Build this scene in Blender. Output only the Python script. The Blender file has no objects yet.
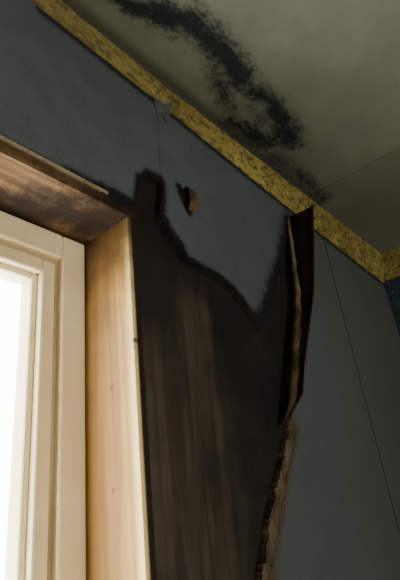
import bpy, bmesh, math, random
from mathutils import Vector, Matrix, noise
from mathutils.geometry import tessellate_polygon
random.seed(7)
S = bpy.context.scene
COL = S.collection

# ------------------------------------------------------------------ node helpers
class M:
    def __init__(s, name, rough=0.8, spec=0.3):
        s.m = bpy.data.materials.new(name); s.m.use_nodes = True
        s.nt = s.m.node_tree; s.n = s.nt.nodes; s.l = s.nt.links
        s.b = s.n["Principled BSDF"]
        s.b.inputs["Roughness"].default_value = rough
        s.b.inputs["Specular IOR Level"].default_value = spec
        s.P = s.n.new("ShaderNodeTexCoord").outputs["Object"]
    def link(s, v, inp):
        if isinstance(v, (int, float)): inp.default_value = v
        elif isinstance(v, (tuple, list)):
            inp.default_value = (*v, 1) if (len(v) == 3 and inp.type == 'RGBA') else v
        else: s.l.new(v, inp)
    def math(s, op, a, b=0.0, clamp=False):
        n = s.n.new("ShaderNodeMath"); n.operation = op; n.use_clamp = clamp
        s.link(a, n.inputs[0]); s.link(b, n.inputs[1]); return n.outputs[0]
    def vec(s, op, a, b=(0, 0, 0), scale=None, out=0):
        n = s.n.new("ShaderNodeVectorMath"); n.operation = op
        s.link(a, n.inputs[0])
        if op != 'LENGTH' and op != 'SCALE': s.link(b, n.inputs[1])
        if scale is not None: s.link(scale, n.inputs["Scale"])
        return n.outputs[out]
    def noise(s, scale, detail=4, rough=0.55, stretch=(1, 1, 1), dist=0.0, off=(0, 0, 0)):
        v = s.vec('MULTIPLY', s.P, stretch)
        v = s.vec('ADD', v, off)
        n = s.n.new("ShaderNodeTexNoise"); s.l.new(v, n.inputs["Vector"])
        n.inputs["Scale"].default_value = scale; n.inputs["Detail"].default_value = detail
        n.inputs["Roughness"].default_value = rough; n.inputs["Distortion"].default_value = dist
        return n.outputs["Fac"]
    def ramp(s, v, a, b, lo=0.0, hi=1.0):
        n = s.n.new("ShaderNodeMapRange"); n.interpolation_type = 'SMOOTHSTEP'
        s.link(v, n.inputs[0]); n.inputs[1].default_value = a; n.inputs[2].default_value = b
        n.inputs[3].default_value = lo; n.inputs[4].default_value = hi
        return n.outputs[0]
    def mix(s, f, a, b):
        n = s.n.new("ShaderNodeMix"); n.data_type = 'RGBA'
        s.link(f, n.inputs[0]); s.link(a, n.inputs[6]); s.link(b, n.inputs[7])
        return n.outputs[2]
    def axis(s, i):
        sx = s.n.new("ShaderNodeSeparateXYZ"); s.l.new(s.P, sx.inputs[0]); return sx.outputs[i]
    def segs(s, segs):
        best = None
        for sg in segs:
            A, B, r = sg[:3]; wgt = sg[3] if len(sg) > 3 else 1.0
            A = Vector(A); B = Vector(B); d = B - A; L2 = max(d.length_squared, 1e-9)
            q = s.vec('SUBTRACT', s.P, tuple(A))
            t = s.vec('DOT_PRODUCT', q, tuple(d / L2), out=1)
            t = s.math('ADD', t, 0.0, True)
            pr = s.vec('SCALE', tuple(d), scale=t)
            df = s.vec('SUBTRACT', q, pr)
            ln = s.vec('LENGTH', df, out=1)
            k = s.math('SUBTRACT', 1.0, s.math('DIVIDE', ln, r), True)
            if wgt != 1.0: k = s.math('MULTIPLY', k, wgt)
            best = k if best is None else s.math('MAXIMUM', best, k)
        return best
    def bump(s, h, strength=0.3, dist=0.002):
        n = s.n.new("ShaderNodeBump"); n.inputs["Strength"].default_value = strength
        n.inputs["Distance"].default_value = dist; s.l.new(h, n.inputs["Height"])
        s.l.new(n.outputs[0], s.b.inputs["Normal"])
    def color(s, c): s.link(c, s.b.inputs["Base Color"]); return s.m

def poly(pts, r, z=None, y=None, w=1.0):
    out = []
    for i in range(len(pts) - 1):
        a, b = pts[i], pts[i + 1]
        rr = r[i] if isinstance(r, (list, tuple)) else r
        if z is not None: out.append(((a[0], a[1], z), (b[0], b[1], z), rr, w))
        else: out.append(((a[0], y, a[1]), (b[0], y, b[1]), rr, w))
    return out

YW = 0.513      # room face of wallboard
TORN = [(0.496,2.014),(0.508,2.041),(0.518,2.100),(0.545,2.123),(0.578,2.127),(0.574,2.075),(0.567,2.047),
        (0.590,2.012),(0.619,1.990),(0.628,1.968),(0.670,1.963),(0.705,1.963),(0.738,1.957),(0.774,1.946),(0.804,1.929),(0.830,1.907),(0.850,1.886),
        (0.868,1.880),(0.897,1.915),(0.950,1.989),(1.030,2.102),(1.121,2.263)]
RIGHT = [(1.121,2.263),(1.085,2.12),(1.054,2.0),(0.985,1.87),(0.933,1.772),(0.900,1.69),(0.928,1.664),(0.866,1.585),
         (0.809,1.501),(0.751,1.417),(0.70,1.30),(0.66,1.1),(0.64,0.8),(0.60,0.45),(0.56,0.3)]

# ------------------------------------------------------------------ materials
def mat_board():
    m = M("painted_wallboard", 0.75, 0.25)
    big = m.noise(2.2, 3); fine = m.noise(240, 2); med = m.noise(18, 5); gr = m.noise(420, 2, off=(3,1,2))
    c = m.mix(m.ramp(big, 0.3, 0.7), (0.062, 0.076, 0.085), (0.084, 0.098, 0.107))
    c = m.mix(m.ramp(med, 0.35, 0.75, 0, 0.6), c, (0.054, 0.063, 0.067))
    c = m.mix(m.ramp(fine, 0.55, 0.75, 0, 0.4), c, (0.125, 0.145, 0.15))
    c = m.mix(m.ramp(gr, 0.50, 0.75, 0, 0.35), c, (0.04, 0.047, 0.050))
    c = m.mix(m.ramp(m.axis(0), 0.85, 1.5, 0, 0.85), c, (0.070, 0.077, 0.069))
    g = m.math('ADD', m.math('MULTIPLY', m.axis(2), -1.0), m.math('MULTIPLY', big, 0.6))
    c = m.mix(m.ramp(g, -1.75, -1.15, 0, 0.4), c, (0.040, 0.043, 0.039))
    k = m.segs(poly([(-0.6,2.022),(0.40,2.022)],0.018,y=YW) + poly([(0.36,2.022),(0.50,2.03)],0.030,y=YW) +
               poly(TORN[:4],0.022,y=YW) + poly(TORN[3:10],0.028,y=YW) + poly(TORN[9:17],0.022,y=YW) + poly(TORN[16:],0.065,y=YW) +
               poly([(0.583,2.27),(0.578,2.13)],0.006,y=YW,w=0.45) +
               poly([(0.633,2.14),(0.655,2.09)],0.022,y=YW))
    n2 = m.noise(45, 6, 0.65)
    f = m.math('ADD', k, m.math('MULTIPLY', m.math('SUBTRACT', n2, 0.5), 1.1))
    c = m.mix(m.ramp(k, 0.05, 0.9, 0, 0.8), c, (0.015, 0.017, 0.018))
    c = m.mix(m.ramp(f, 0.38, 0.75), c, (0.005, 0.005, 0.006))
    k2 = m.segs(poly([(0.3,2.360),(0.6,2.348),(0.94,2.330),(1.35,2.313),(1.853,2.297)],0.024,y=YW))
    c = m.mix(m.ramp(k2, 0.2, 0.9, 0, 0.9), c, (0.008, 0.009, 0.010))  # shadow below the ceiling strip, painted into the board colour
    k3 = m.segs(poly([(1.345,2.31),(1.345,0.2)],0.007,y=YW))
    c = m.mix(m.ramp(k3, 0.1, 0.7, 0, 0.4), c, (0.020, 0.020, 0.020))
    k4 = m.segs(poly(RIGHT[5:11], 0.030, y=YW))
    f4 = m.math('ADD', k4, m.math('MULTIPLY', m.math('SUBTRACT', n2, 0.5), 1.0))
    c = m.mix(m.ramp(f4, 0.35, 0.80), c, (0.062, 0.046, 0.030))
    m.bump(med, 0.2, 0.002)
    return m.color(c)

def mat_ceiling():
    m = M("stained_ceiling_paint", 0.8, 0.2)
    big = m.noise(1.9, 5, 0.6); med = m.noise(14, 5); gr = m.noise(420, 2)
    c = m.mix(m.ramp(big, 0.32, 0.68), (0.112, 0.118, 0.090), (0.178, 0.182, 0.134))
    c = m.mix(m.ramp(med, 0.3, 0.75, 0, 0.4), c, (0.105, 0.112, 0.088))
    c = m.mix(m.ramp(gr, 0.50, 0.75, 0, 0.3), c, (0.08, 0.085, 0.07))
    c = m.mix(m.ramp(m.axis(0), 1.230, 1.236, 0, 0.5), c, (0.100, 0.106, 0.088))
    main = poly([(0.35,0.43),(0.42,0.416),(0.47,0.388),(0.525,0.362),(0.587,0.350),(0.66,0.350),(0.72,0.365)],
                [0.024,0.032,0.056,0.070,0.064,0.058], z=2.4)
    main += poly([(0.64,0.385),(0.70,0.415),(0.76,0.44)],[0.055,0.050],z=2.4,w=0.68)
    main += poly([(0.70,0.355),(0.763,0.360),(0.845,0.355)],[0.050,0.055],z=2.4,w=0.78)
    main += poly([(0.80,0.40),(0.86,0.40)],0.07,z=2.4,w=0.5)
    main += poly([(0.845,0.362),(0.90,0.368),(0.97,0.39)],[0.062,0.070],z=2.4,w=0.95)
    main += poly([(0.80,0.462),(0.863,0.455),(0.94,0.435),(0.93,0.40)],[0.055,0.065,0.05],z=2.4,w=0.85)
    main += poly([(0.98,0.455),(1.10,0.445),(1.28,0.452)],[0.055,0.045],z=2.4,w=0.66)
    k = m.segs(main)
    n1 = m.noise(48, 10, 0.80, stretch=(1.0,1.8,1), dist=0.3)
    n2 = m.noise(17, 4, 0.6)
    f = m.math('ADD', k, m.math('MULTIPLY', m.math('SUBTRACT', n1, 0.5), 2.2))
    f = m.math('ADD', f, m.math('MULTIPLY', m.math('SUBTRACT', n2, 0.5), 1.2))
    core = m.ramp(f, 0.25, 0.90, 0, 0.96)
    gate = m.ramp(k, 0.0, 0.35)
    c = m.mix(m.ramp(k, 0.0, 0.9, 0, 0.55), c, (0.040, 0.045, 0.038))
    c = m.mix(m.math('MULTIPLY', core, gate), c, (0.006, 0.009, 0.010))
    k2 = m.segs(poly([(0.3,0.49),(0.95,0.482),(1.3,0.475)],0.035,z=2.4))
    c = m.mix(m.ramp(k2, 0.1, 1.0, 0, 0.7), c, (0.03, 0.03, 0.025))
    m.bump(med, 0.15, 0.002)
    return m.color(c)

def mat_dark_wood():
    m = M("exposed_dark_wood", 0.65, 0.25)
    g = m.noise(1.0, 5, 0.55, stretch=(24, 10, 2.2), dist=1.2)
    g2 = m.noise(1.0, 6, 0.65, stretch=(60, 10, 5), dist=1.2, off=(4,0,2))
    b = m.noise(7, 6, 0.65)
    c = m.mix(m.ramp(b, 0.3, 0.7), (0.006, 0.005, 0.005), (0.016, 0.012, 0.010))
    brown_area = m.segs([((0.59,0.528,1.20),(0.585,0.528,1.66),0.20),((0.60,0.528,1.66),(0.66,0.528,1.86),0.10)])  # lighter brown down the lower centre, near-black elsewhere
    f = m.math('ADD', brown_area, m.math('MULTIPLY', m.math('SUBTRACT', b, 0.5), 1.2))
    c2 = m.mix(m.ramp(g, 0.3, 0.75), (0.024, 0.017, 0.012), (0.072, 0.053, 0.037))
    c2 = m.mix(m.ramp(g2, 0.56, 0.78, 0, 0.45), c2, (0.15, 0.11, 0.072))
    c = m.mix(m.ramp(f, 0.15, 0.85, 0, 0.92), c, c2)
    m.bump(m.math('ADD', g, g2), 0.35, 0.004)
    return m.color(c)

def mat_jamb():
    m = M("sooted_pine_lining", 0.5, 0.3)
    g = m.noise(1.0, 6, 0.6, stretch=(30, 60, 2.6), dist=0.8)
    b = m.noise(9, 5, 0.65)
    c = m.mix(m.ramp(g, 0.3, 0.7), (0.33, 0.150, 0.024), (0.58, 0.34, 0.075))
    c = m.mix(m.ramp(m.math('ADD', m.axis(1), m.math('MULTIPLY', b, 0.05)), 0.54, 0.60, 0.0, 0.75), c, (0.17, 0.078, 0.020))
    c = m.mix(m.ramp(m.axis(1), 0.516, 0.536, 0.75, 0.0), c, (0.85, 0.66, 0.30))  # highlight along the room-side edge, painted into the wood colour
    k = m.segs([((0.485,0.515,2.06),(0.485,0.65,2.06),0.40)])
    f = m.math('ADD', k, m.math('MULTIPLY', m.math('SUBTRACT', b, 0.5), 1.1))
    c = m.mix(m.ramp(f, 0.15, 0.95, 0, 0.93), c, (0.050, 0.024, 0.007))
    kn = m.noise(38, 2, 0.5)
    c = m.mix(m.ramp(kn, 0.70, 0.76, 0, 0.8), c, (0.08, 0.035, 0.012))
    k2 = m.segs([((0.5045,0.515,2.01),(0.5045,0.515,0.9),0.016)])
    c = m.mix(m.ramp(k2, 0.0, 0.4), c, (0.015,0.009,0.006))
    m.bump(g, 0.2, 0.002)
    return m.color(c)

def mat_head():
    m = M("mouldy_head_lining", 0.8, 0.15)
    g = m.noise(1.0, 6, 0.6, stretch=(3, 60, 30), dist=0.6)
    b = m.noise(16, 6, 0.7)
    c = m.mix(m.ramp(g, 0.35, 0.65), (0.08, 0.042, 0.017), (0.20, 0.115, 0.052))
    k = m.segs([((0.50,0.52,2.0),(0.30,0.64,2.0),0.13), ((0.50,0.50,2.0),(-0.4,0.50,2.0),0.035)])
    f = m.math('ADD', k, m.math('MULTIPLY', m.math('SUBTRACT', b, 0.5), 1.8))
    c = m.mix(m.ramp(f, 0.15, 0.85, 0, 0.95), c, (0.012, 0.007, 0.005))
    return m.color(c)

def mat_strip():
    m = M("yellow_sealing_strip", 0.75, 0.25)
    a = m.noise(70, 5, 0.7, stretch=(0.6, 1, 1)); b = m.noise(9, 3)
    c = m.mix(m.ramp(b, 0.3, 0.7), (0.19, 0.140, 0.034), (0.31, 0.245, 0.068))
    c = m.mix(m.ramp(a, 0.45, 0.64, 0, 0.92), c, (0.045, 0.036, 0.014))
    h = m.noise(90, 3)
    c = m.mix(m.ramp(h, 0.58, 0.72, 0, 0.6), c, (0.42, 0.36, 0.14))
    c = m.mix(m.ramp(m.axis(0), 0.25, 0.9, 0.5, 0.0), c, (0.10, 0.075, 0.03))
    m.bump(a, 0.6, 0.004)
    return m.color(c)

def mat_simple(name, c1, c2, scale, rough=0.8, stretch=(1,1,1), bump=0.2, spec=0.3):
    m = M(name, rough, spec)
    a = m.noise(scale, 5, 0.6, stretch=stretch)
    c = m.mix(m.ramp(a, 0.35, 0.65), c1, c2)
    if bump: m.bump(a, bump, 0.003)
    return m.color(c)

def mat_blue():
    m = M("crumbling_blue_paint", 0.8, 0.2)
    a = m.noise(120, 3, 0.6); b = m.noise(10, 4)
    c = m.mix(m.ramp(b, 0.3, 0.7), (0.012, 0.018, 0.026), (0.028, 0.042, 0.055))
    c = m.mix(m.ramp(a, 0.60, 0.70, 0, 0.8), c, (0.13, 0.18, 0.20))
    m.bump(a, 0.6, 0.004)
    return m.color(c)

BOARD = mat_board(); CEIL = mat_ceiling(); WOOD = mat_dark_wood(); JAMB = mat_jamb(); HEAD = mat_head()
STRIP = mat_strip(); BLUE = mat_blue()
TAN = mat_simple("torn_board_core", (0.030,0.019,0.011), (0.110,0.078,0.046), 30, 0.9, (1,1,0.6), 0.5)
TAN2 = mat_simple("splintered_wood_edge", (0.055,0.034,0.018), (0.22,0.145,0.080), 24, 0.85, (1,1,0.35), 0.6)
CHIP = mat_simple("broken_wood_chip", (0.045,0.025,0.011), (0.11,0.066,0.027), 30, 0.85)
MAROON = mat_simple("dark_board_backing", (0.014,0.008,0.006), (0.048,0.022,0.016), 30, 0.8, (1,1,0.3), 0.4)
GREY = mat_simple("grey_tape", (0.055,0.060,0.062), (0.085,0.090,0.088), 40, 0.7)
WHITE = mat_simple("cream_window_paint", (0.74,0.58,0.34), (0.82,0.67,0.43), 6, 0.45, bump=0.05)
GREYP = mat_simple("rebate_paint", (0.36,0.27,0.15), (0.46,0.36,0.23), 8, 0.5, bump=0.05)
EDGE = mat_simple("charred_board_edge", (0.006,0.005,0.005), (0.022,0.018,0.014), 40, 0.8)
RAW = mat_simple("raw_board_edge", (0.20,0.15,0.09), (0.30,0.23,0.15), 40, 0.8)
FLOOR = mat_simple("floor_boards", (0.10,0.07,0.045), (0.18,0.13,0.08), 3, 0.6, (8,0.6,1))
PLAS = mat_simple("dull_plaster", (0.10,0.115,0.12), (0.14,0.15,0.15), 3, 0.85)

# ------------------------------------------------------------------ mesh helpers
def mk(name, verts, faces, mats, parent=None, smooth=False, midx=None):
    me = bpy.data.meshes.new(name); me.from_pydata(verts, [], faces)
    for m in (mats if isinstance(mats, list) else [mats]): me.materials.append(m)
    if midx:
        for p, i in zip(me.polygons, midx): p.material_index = i
    me.update()
    bm = bmesh.new(); bm.from_mesh(me); bmesh.ops.recalc_face_normals(bm, faces=bm.faces); bm.to_mesh(me); bm.free()
    if smooth:
        for p in me.polygons: p.use_smooth = True
    o = bpy.data.objects.new(name, me); COL.objects.link(o)
    if parent: o.parent = parent
    return o

def boxes(name, bl, mat, parent=None, bevel=0.0):
    vs = []; fs = []
    for (x0,x1,y0,y1,z0,z1) in bl:
        b = len(vs)
        vs += [(x0,y0,z0),(x1,y0,z0),(x1,y1,z0),(x0,y1,z0),(x0,y0,z1),(x1,y0,z1),(x1,y1,z1),(x0,y1,z1)]
        fs += [tuple(b+i for i in f) for f in [(0,3,2,1),(4,5,6,7),(0,1,5,4),(1,2,6,5),(2,3,7,6),(3,0,4,7)]]
    o = mk(name, vs, fs, mat, parent)
    if bevel:
        md = o.modifiers.new("b", 'BEVEL'); md.width = bevel; md.segments = 2
    return o

def rag(pts, amp=0.003, step=0.008):
    out = []
    for a, b in zip(pts[:-1], pts[1:]):
        a = Vector(a); b = Vector(b); n = max(1, int((b-a).length/step))
        for i in range(n):
            p = a.lerp(b, i/n)
            if not (i == 0 and not out):
                p = p + Vector((noise.noise(Vector((p.x*70, p.y*70, 1)))*amp*1.5 + random.uniform(-amp, amp)*0.6,
                                noise.noise(Vector((p.x*70, p.y*70, 9)))*amp*1.5 + random.uniform(-amp, amp)*0.6))
            out.append((p.x, p.y))
    out.append(tuple(pts[-1]))
    return out

def sheet(name, loops, y0, y1, mats, parent=None):
    flat = [p for lp in loops for p in lp]
    tri = tessellate_polygon([[Vector((p[0], p[1], 0)) for p in lp] for lp in loops])
    n = len(flat)
    vs = [(p[0], y0, p[1]) for p in flat] + [(p[0], y1, p[1]) for p in flat]
    fs = [tuple(t) for t in tri] + [tuple(i + n for i in reversed(t)) for t in tri]
    mi = [0] * len(fs)
    b = 0
    for lp in loops:
        k = len(lp)
        for i in range(k):
            j = (i+1) % k
            fs.append((b+i, b+j, b+j+n, b+i+n))
            mi.append(2 if (len(mats) > 2 and lp[i][1] < 1.69 and lp[i][0] > 0.5) else 1)
        b += k
    return mk(name, vs, fs, mats, parent, midx=mi)

# ------------------------------------------------------------------ room shell
XL, XR, YB = -1.7, 1.853, -2.6
WX0, WX1, WZ0, WZ1 = -0.75, 0.505, 0.95, 2.022
boxes("wall_north", [(XL,WX0,0.528,0.72,0,2.5),(WX1,XR+0.1,0.528,0.72,0,2.5),
                     (WX0,WX1,0.528,0.72,WZ1,2.5),(WX0,WX1,0.528,0.72,0,WZ0)], WOOD)
boxes("wall_east", [(XR,XR+0.1,YB,0.528,0,2.5)], BLUE)
boxes("wall_west", [(XL-0.1,XL,YB,0.72,0,2.5)], PLAS)
boxes("floor", [(XL-0.1,XR+0.1,YB,0.72,-0.1,0)], FLOOR)
boxes("ceiling", [(XL,1.2310,YB,0.528,2.4,2.415),(1.2335,XR,YB,0.528,2.4,2.415),(XL,XR,YB,0.528,2.4155,2.5)], CEIL)

# ------------------------------------------------------------------ wallboards
wb = bpy.data.objects.new("torn_wallboard", None); COL.objects.link(wb)
hole = rag([(0.655,2.155),(0.640,2.135),(0.636,2.105),(0.650,2.088),(0.672,2.095),(0.683,2.125),(0.678,2.155),(0.655,2.155)],0.003,0.006)[:-1]
top = [(XL+0.002,2.399),(XL+0.002,0.002),(WX0,0.002),(WX0,2.024)]
upper = top + [(0.40,2.024)] + rag([(0.40,2.024),(0.496,2.014)],0.002)[1:-1] + rag(TORN,0.0025)[:-1] + \
        rag(RIGHT,0.003)[:-1] + [(0.56,0.3),(0.56,0.002),(1.343,0.002),(1.343,2.399)]
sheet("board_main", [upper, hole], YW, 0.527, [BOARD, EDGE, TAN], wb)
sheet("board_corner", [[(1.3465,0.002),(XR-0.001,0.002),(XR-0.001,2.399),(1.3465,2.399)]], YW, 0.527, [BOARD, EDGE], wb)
boxes("raw_cut_edge", [(WX0,0.44,0.5120,0.5270,2.0220,2.0290)], RAW, wb)
left_edge = [(0.905,1.70),(0.900,1.662),(0.848,1.593),(0.800,1.53),(0.762,1.473),(0.727,1.415),(0.68,1.30),(0.64,1.1)]
core = rag(left_edge,0.004,0.005) + [(0.70,1.1)] + [(0.72,1.3),(0.77,1.415),(0.83,1.50),(0.89,1.585),(0.96,1.67),(0.94,1.72)]
sheet("board_core_layer", [core], YW+0.001, 0.5265, [TAN, TAN], wb)

def ribbon(name, rows, mat, parent, thick=0.002):
    vs = []; fs = []; w = len(rows[0])
    for r in rows: vs += r
    for i in range(len(rows)-1):
        for j in range(w-1):
            fs.append((i*w+j, i*w+j+1, (i+1)*w+j+1, (i+1)*w+j))
    o = mk(name, vs, fs, mat, parent, True)
    md = o.modifiers.new("s", 'SOLIDIFY'); md.thickness = thick; md.offset = 0
    return o
def interp(pts, z):
    for a, b in zip(pts[:-1], pts[1:]):
        if b[1] <= z <= a[1]:
            t = (a[1]-z)/max(a[1]-b[1],1e-6); return a[0]+(b[0]-a[0])*t
    return pts[-1][0] if z < pts[-1][1] else pts[0][0]
ATT = [(1.105,2.275),(1.075,2.14),(1.040,2.0),(0.985,1.88),(0.933,1.772),(0.880,1.668)]
rows_t = []; rows_m = []
N = 90
for i in range(N+1):
    z = 2.275 + (1.668-2.275)*i/N
    x = interp(ATT, z)
    f = i/N
    j = noise.noise(Vector((0, 0, z*30)))*0.004 + noise.noise(Vector((0, 7, z*110)))*0.002
    j2 = noise.noise(Vector((3, 0, z*18)))*0.004 + noise.noise(Vector((3, 8, z*90)))*0.0015
    prot = 0.090 - 0.048*min(1, f*1.25)
    if f > 0.90: prot *= max(0.15, 1-(f-0.90)/0.10*0.85)
    tw = min(prot*0.8, (0.008+0.018*min(1,f*1.8)) + j)
    rows_t.append([(x+0.002, YW-0.003, z), (x-0.004+j*0.5, YW-tw*0.5, z), (x+0.001, YW-tw, z)])
    rows_m.append([(x+0.001, YW-tw, z), (x+0.006, YW-prot*0.6+j2*0.3, z), (x+0.004+j2, YW-prot*0.85, z), (x-0.004+j2, YW-prot+j2*0.5, z)])
flap = bpy.data.objects.new("peeled_board_strip", None); COL.objects.link(flap)
ribbon("splinter_edge", rows_t, TAN2, flap, 0.004)
ribbon("board_backing", rows_m, MAROON, flap, 0.003)

def chip(name, pts, mat, th=0.003):
    vs = [Vector(p) for p in pts]; n = len(vs)
    nv = [(v.x, v.y, v.z) for v in vs] + [(v.x, v.y+th, v.z) for v in vs]
    fs = [tuple(range(n)), tuple(reversed(range(n, 2*n)))] + [(i,(i+1)%n,(i+1)%n+n,i+n) for i in range(n)]
    return mk(name, nv, fs, mat)
c1 = chip("wood_chip", [(0.655,0.512,2.096),(0.672,0.508,2.094),(0.686,0.505,2.115),(0.683,0.508,2.148),(0.664,0.512,2.152),(0.666,0.512,2.125)], CHIP, 0.004)
c1.parent = wb
c2 = chip("torn_tape_scrap", [(0.577,0.5105,2.365),(0.600,0.506,2.385),(0.628,0.500,2.372),(0.622,0.5055,2.335),(0.612,0.509,2.305),(0.600,0.510,2.318),(0.585,0.511,2.297),(0.580,0.511,2.33)], GREY, 0.002)
c3 = chip("torn_tape_scrap", [(1.20,0.505,2.345),(1.235,0.500,2.352),(1.250,0.495,2.318),(1.235,0.500,2.262),(1.222,0.508,2.300)], GREY, 0.002)

# ------------------------------------------------------------------ corner strip at ceiling
strip = bpy.data.objects.new("trim_1", None); COL.objects.link(strip)
WZ = [(-1.7,2.37),(0.27,2.364),(0.6,2.354),(0.94,2.335),(1.35,2.318),(1.853,2.302)]
CY = [(-1.7,0.492),(0.3,0.494),(0.6,0.497),(0.94,0.490),(1.35,0.481),(1.853,0.470)]
def lerp_t(T, x):
    for a, b in zip(T[:-1], T[1:]):
        if a[0] <= x <= b[0]: return a[1]+(b[1]-a[1])*(x-a[0])/(b[0]-a[0])
    return T[-1][1]
vs=[];fs=[];n=300;w=5
for i in range(n+1):
    x = XL + (XR-XL)*i/n
    j = noise.noise(Vector((x*25,0,0)))*0.004; j2 = noise.noise(Vector((x*25,5,0)))*0.003
    z = lerp_t(WZ,x)+j; y = lerp_t(CY,x)+j2
    my = (YW-0.004+y)/2; mz = (z+2.396)/2
    vs += [(x,YW+0.001,z),(x,YW-0.006,z+0.002),(x,my-0.002,mz-0.004),(x,y,2.395),(x,y+0.001,2.401)]
for i in range(n):
    for j in range(w-1): fs.append((i*w+j,i*w+j+1,(i+1)*w+j+1,(i+1)*w+j))
mk("strip_north", vs, fs, STRIP, strip, True)
vs=[];fs=[];n=160
for i in range(n+1):
    y = 0.505 + (YB-0.505)*i/n
    j = noise.noise(Vector((9,y*25,0)))*0.004
    z = 2.305+j; x = XR-0.045+j
    vs += [(XR+0.001,y,z),(XR-0.008,y,z+0.002),((x+XR-0.006)/2,y,(z+2.396)/2-0.004),(x,y,2.395),(x+0.001,y,2.401)]
for i in range(n):
    for j in range(w-1): fs.append((i*w+j,i*w+j+1,(i+1)*w+j+1,(i+1)*w+j))
mk("strip_east", vs, fs, STRIP, strip, True)

# ------------------------------------------------------------------ window
win = bpy.data.objects.new("window_1", None); COL.objects.link(win)
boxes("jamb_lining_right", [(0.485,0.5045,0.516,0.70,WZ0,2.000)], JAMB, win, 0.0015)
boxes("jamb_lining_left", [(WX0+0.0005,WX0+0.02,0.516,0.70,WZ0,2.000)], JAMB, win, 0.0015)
boxes("head_lining", [(WX0+0.0005,0.5045,0.514,0.70,2.0005,2.0215)], HEAD, win, 0.0015)
boxes("sill_board", [(WX0-0.02,0.515,0.47,0.70,WZ0-0.0005,WZ0+0.025)], WHITE, win, 0.003)
def ring(name, x0,x1,z0,z1,w,y0,y1,mat,bev=0.002):
    return boxes(name, [(x0,x0+w,y0,y1,z0,z1),(x1-w,x1,y0,y1,z0,z1),(x0+w,x1-w,y0,y1,z1-w,z1),(x0+w,x1-w,y0,y1,z0,z0+w)], mat, win, bev)
fx0, fx1, fz0, fz1 = WX0+0.021, 0.4845, WZ0+0.026, 1.9995
ring("frame_outer", fx0,fx1,fz0,fz1,0.048,0.633,0.70,WHITE,0.004)
ring("frame_stop", fx0+0.046,fx1-0.046,fz0+0.046,fz1-0.046,0.010,0.648,0.70,GREYP,0.001)
ring("sash", fx0+0.056,fx1-0.056,fz0+0.056,fz1-0.056,0.026,0.642,0.695,WHITE,0.004)
ring("glazing_bead", fx0+0.081,fx1-0.081,fz0+0.081,fz1-0.081,0.012,0.655,0.690,WHITE,0.004)
g = M("window_glass", 0.02)
tr = g.n.new("ShaderNodeBsdfTransparent"); gl = g.n.new("ShaderNodeBsdfGlossy"); gl.inputs["Roughness"].default_value = 0.02
mx = g.n.new("ShaderNodeMixShader"); mx.inputs[0].default_value = 0.05
tr.inputs[0].default_value = (0.95,0.98,1,1)
g.l.new(tr.outputs[0], mx.inputs[1]); g.l.new(gl.outputs[0], mx.inputs[2])
g.l.new(mx.outputs[0], g.n["Material Output"].inputs[0])
boxes("glass_pane", [(fx0+0.086,fx1-0.086,0.672,0.676,fz0+0.086,fz1-0.086)], g.m, win)

# ------------------------------------------------------------------ light
w = bpy.data.worlds.new("overcast_day"); S.world = w; w.use_nodes = True
nt = w.node_tree; bg = nt.nodes["Background"]
tc = nt.nodes.new("ShaderNodeTexCoord"); sx = nt.nodes.new("ShaderNodeSeparateXYZ")
nt.links.new(tc.outputs["Generated"], sx.inputs[0])
mr = nt.nodes.new("ShaderNodeMapRange"); mr.inputs[1].default_value = -0.1; mr.inputs[2].default_value = 0.15
nt.links.new(sx.outputs[1], mr.inputs[0])
mx = nt.nodes.new("ShaderNodeMix"); mx.data_type = 'RGBA'
mx.inputs[6].default_value = (0.62,0.68,0.72,1); mx.inputs[7].default_value = (18.5,18.2,16.8,1)
nt.links.new(mr.outputs[0], mx.inputs[0]); nt.links.new(mx.outputs[2], bg.inputs[0]); bg.inputs[1].default_value = 1.0

ld = bpy.data.lights.new("ceiling_fill", 'AREA'); ld.energy = 27; ld.size = 0.9; ld.color = (1.0, 0.93, 0.72)  # added warm fill aimed at the ceiling, not an actual lamp in the room
lo = bpy.data.objects.new("ceiling_fill", ld); COL.objects.link(lo)
lo.location = (0.3, -1.3, 1.0)
lo.rotation_euler = (Vector((0.7,0.1,2.4)) - Vector(lo.location)).to_track_quat('-Z','Y').to_euler()

# ------------------------------------------------------------------ camera
cd = bpy.data.cameras.new("camera"); cam = bpy.data.objects.new("camera", cd); COL.objects.link(cam)
cd.sensor_fit = 'AUTO'; cd.sensor_width = 36; cd.lens = 36*487.63/580; cd.clip_start = 0.01
R = Vector((.6505062,-.7517687,-.1081002)); U = Vector((-.2706804,-.3624599,.8918268)); B = Vector((-.7096294,-.5508782,-.4392715))
m = Matrix((R,U,B)).transposed().to_4x4(); m.translation = Vector((0,0,1.5)); cam.matrix_world = m
S.camera = cam
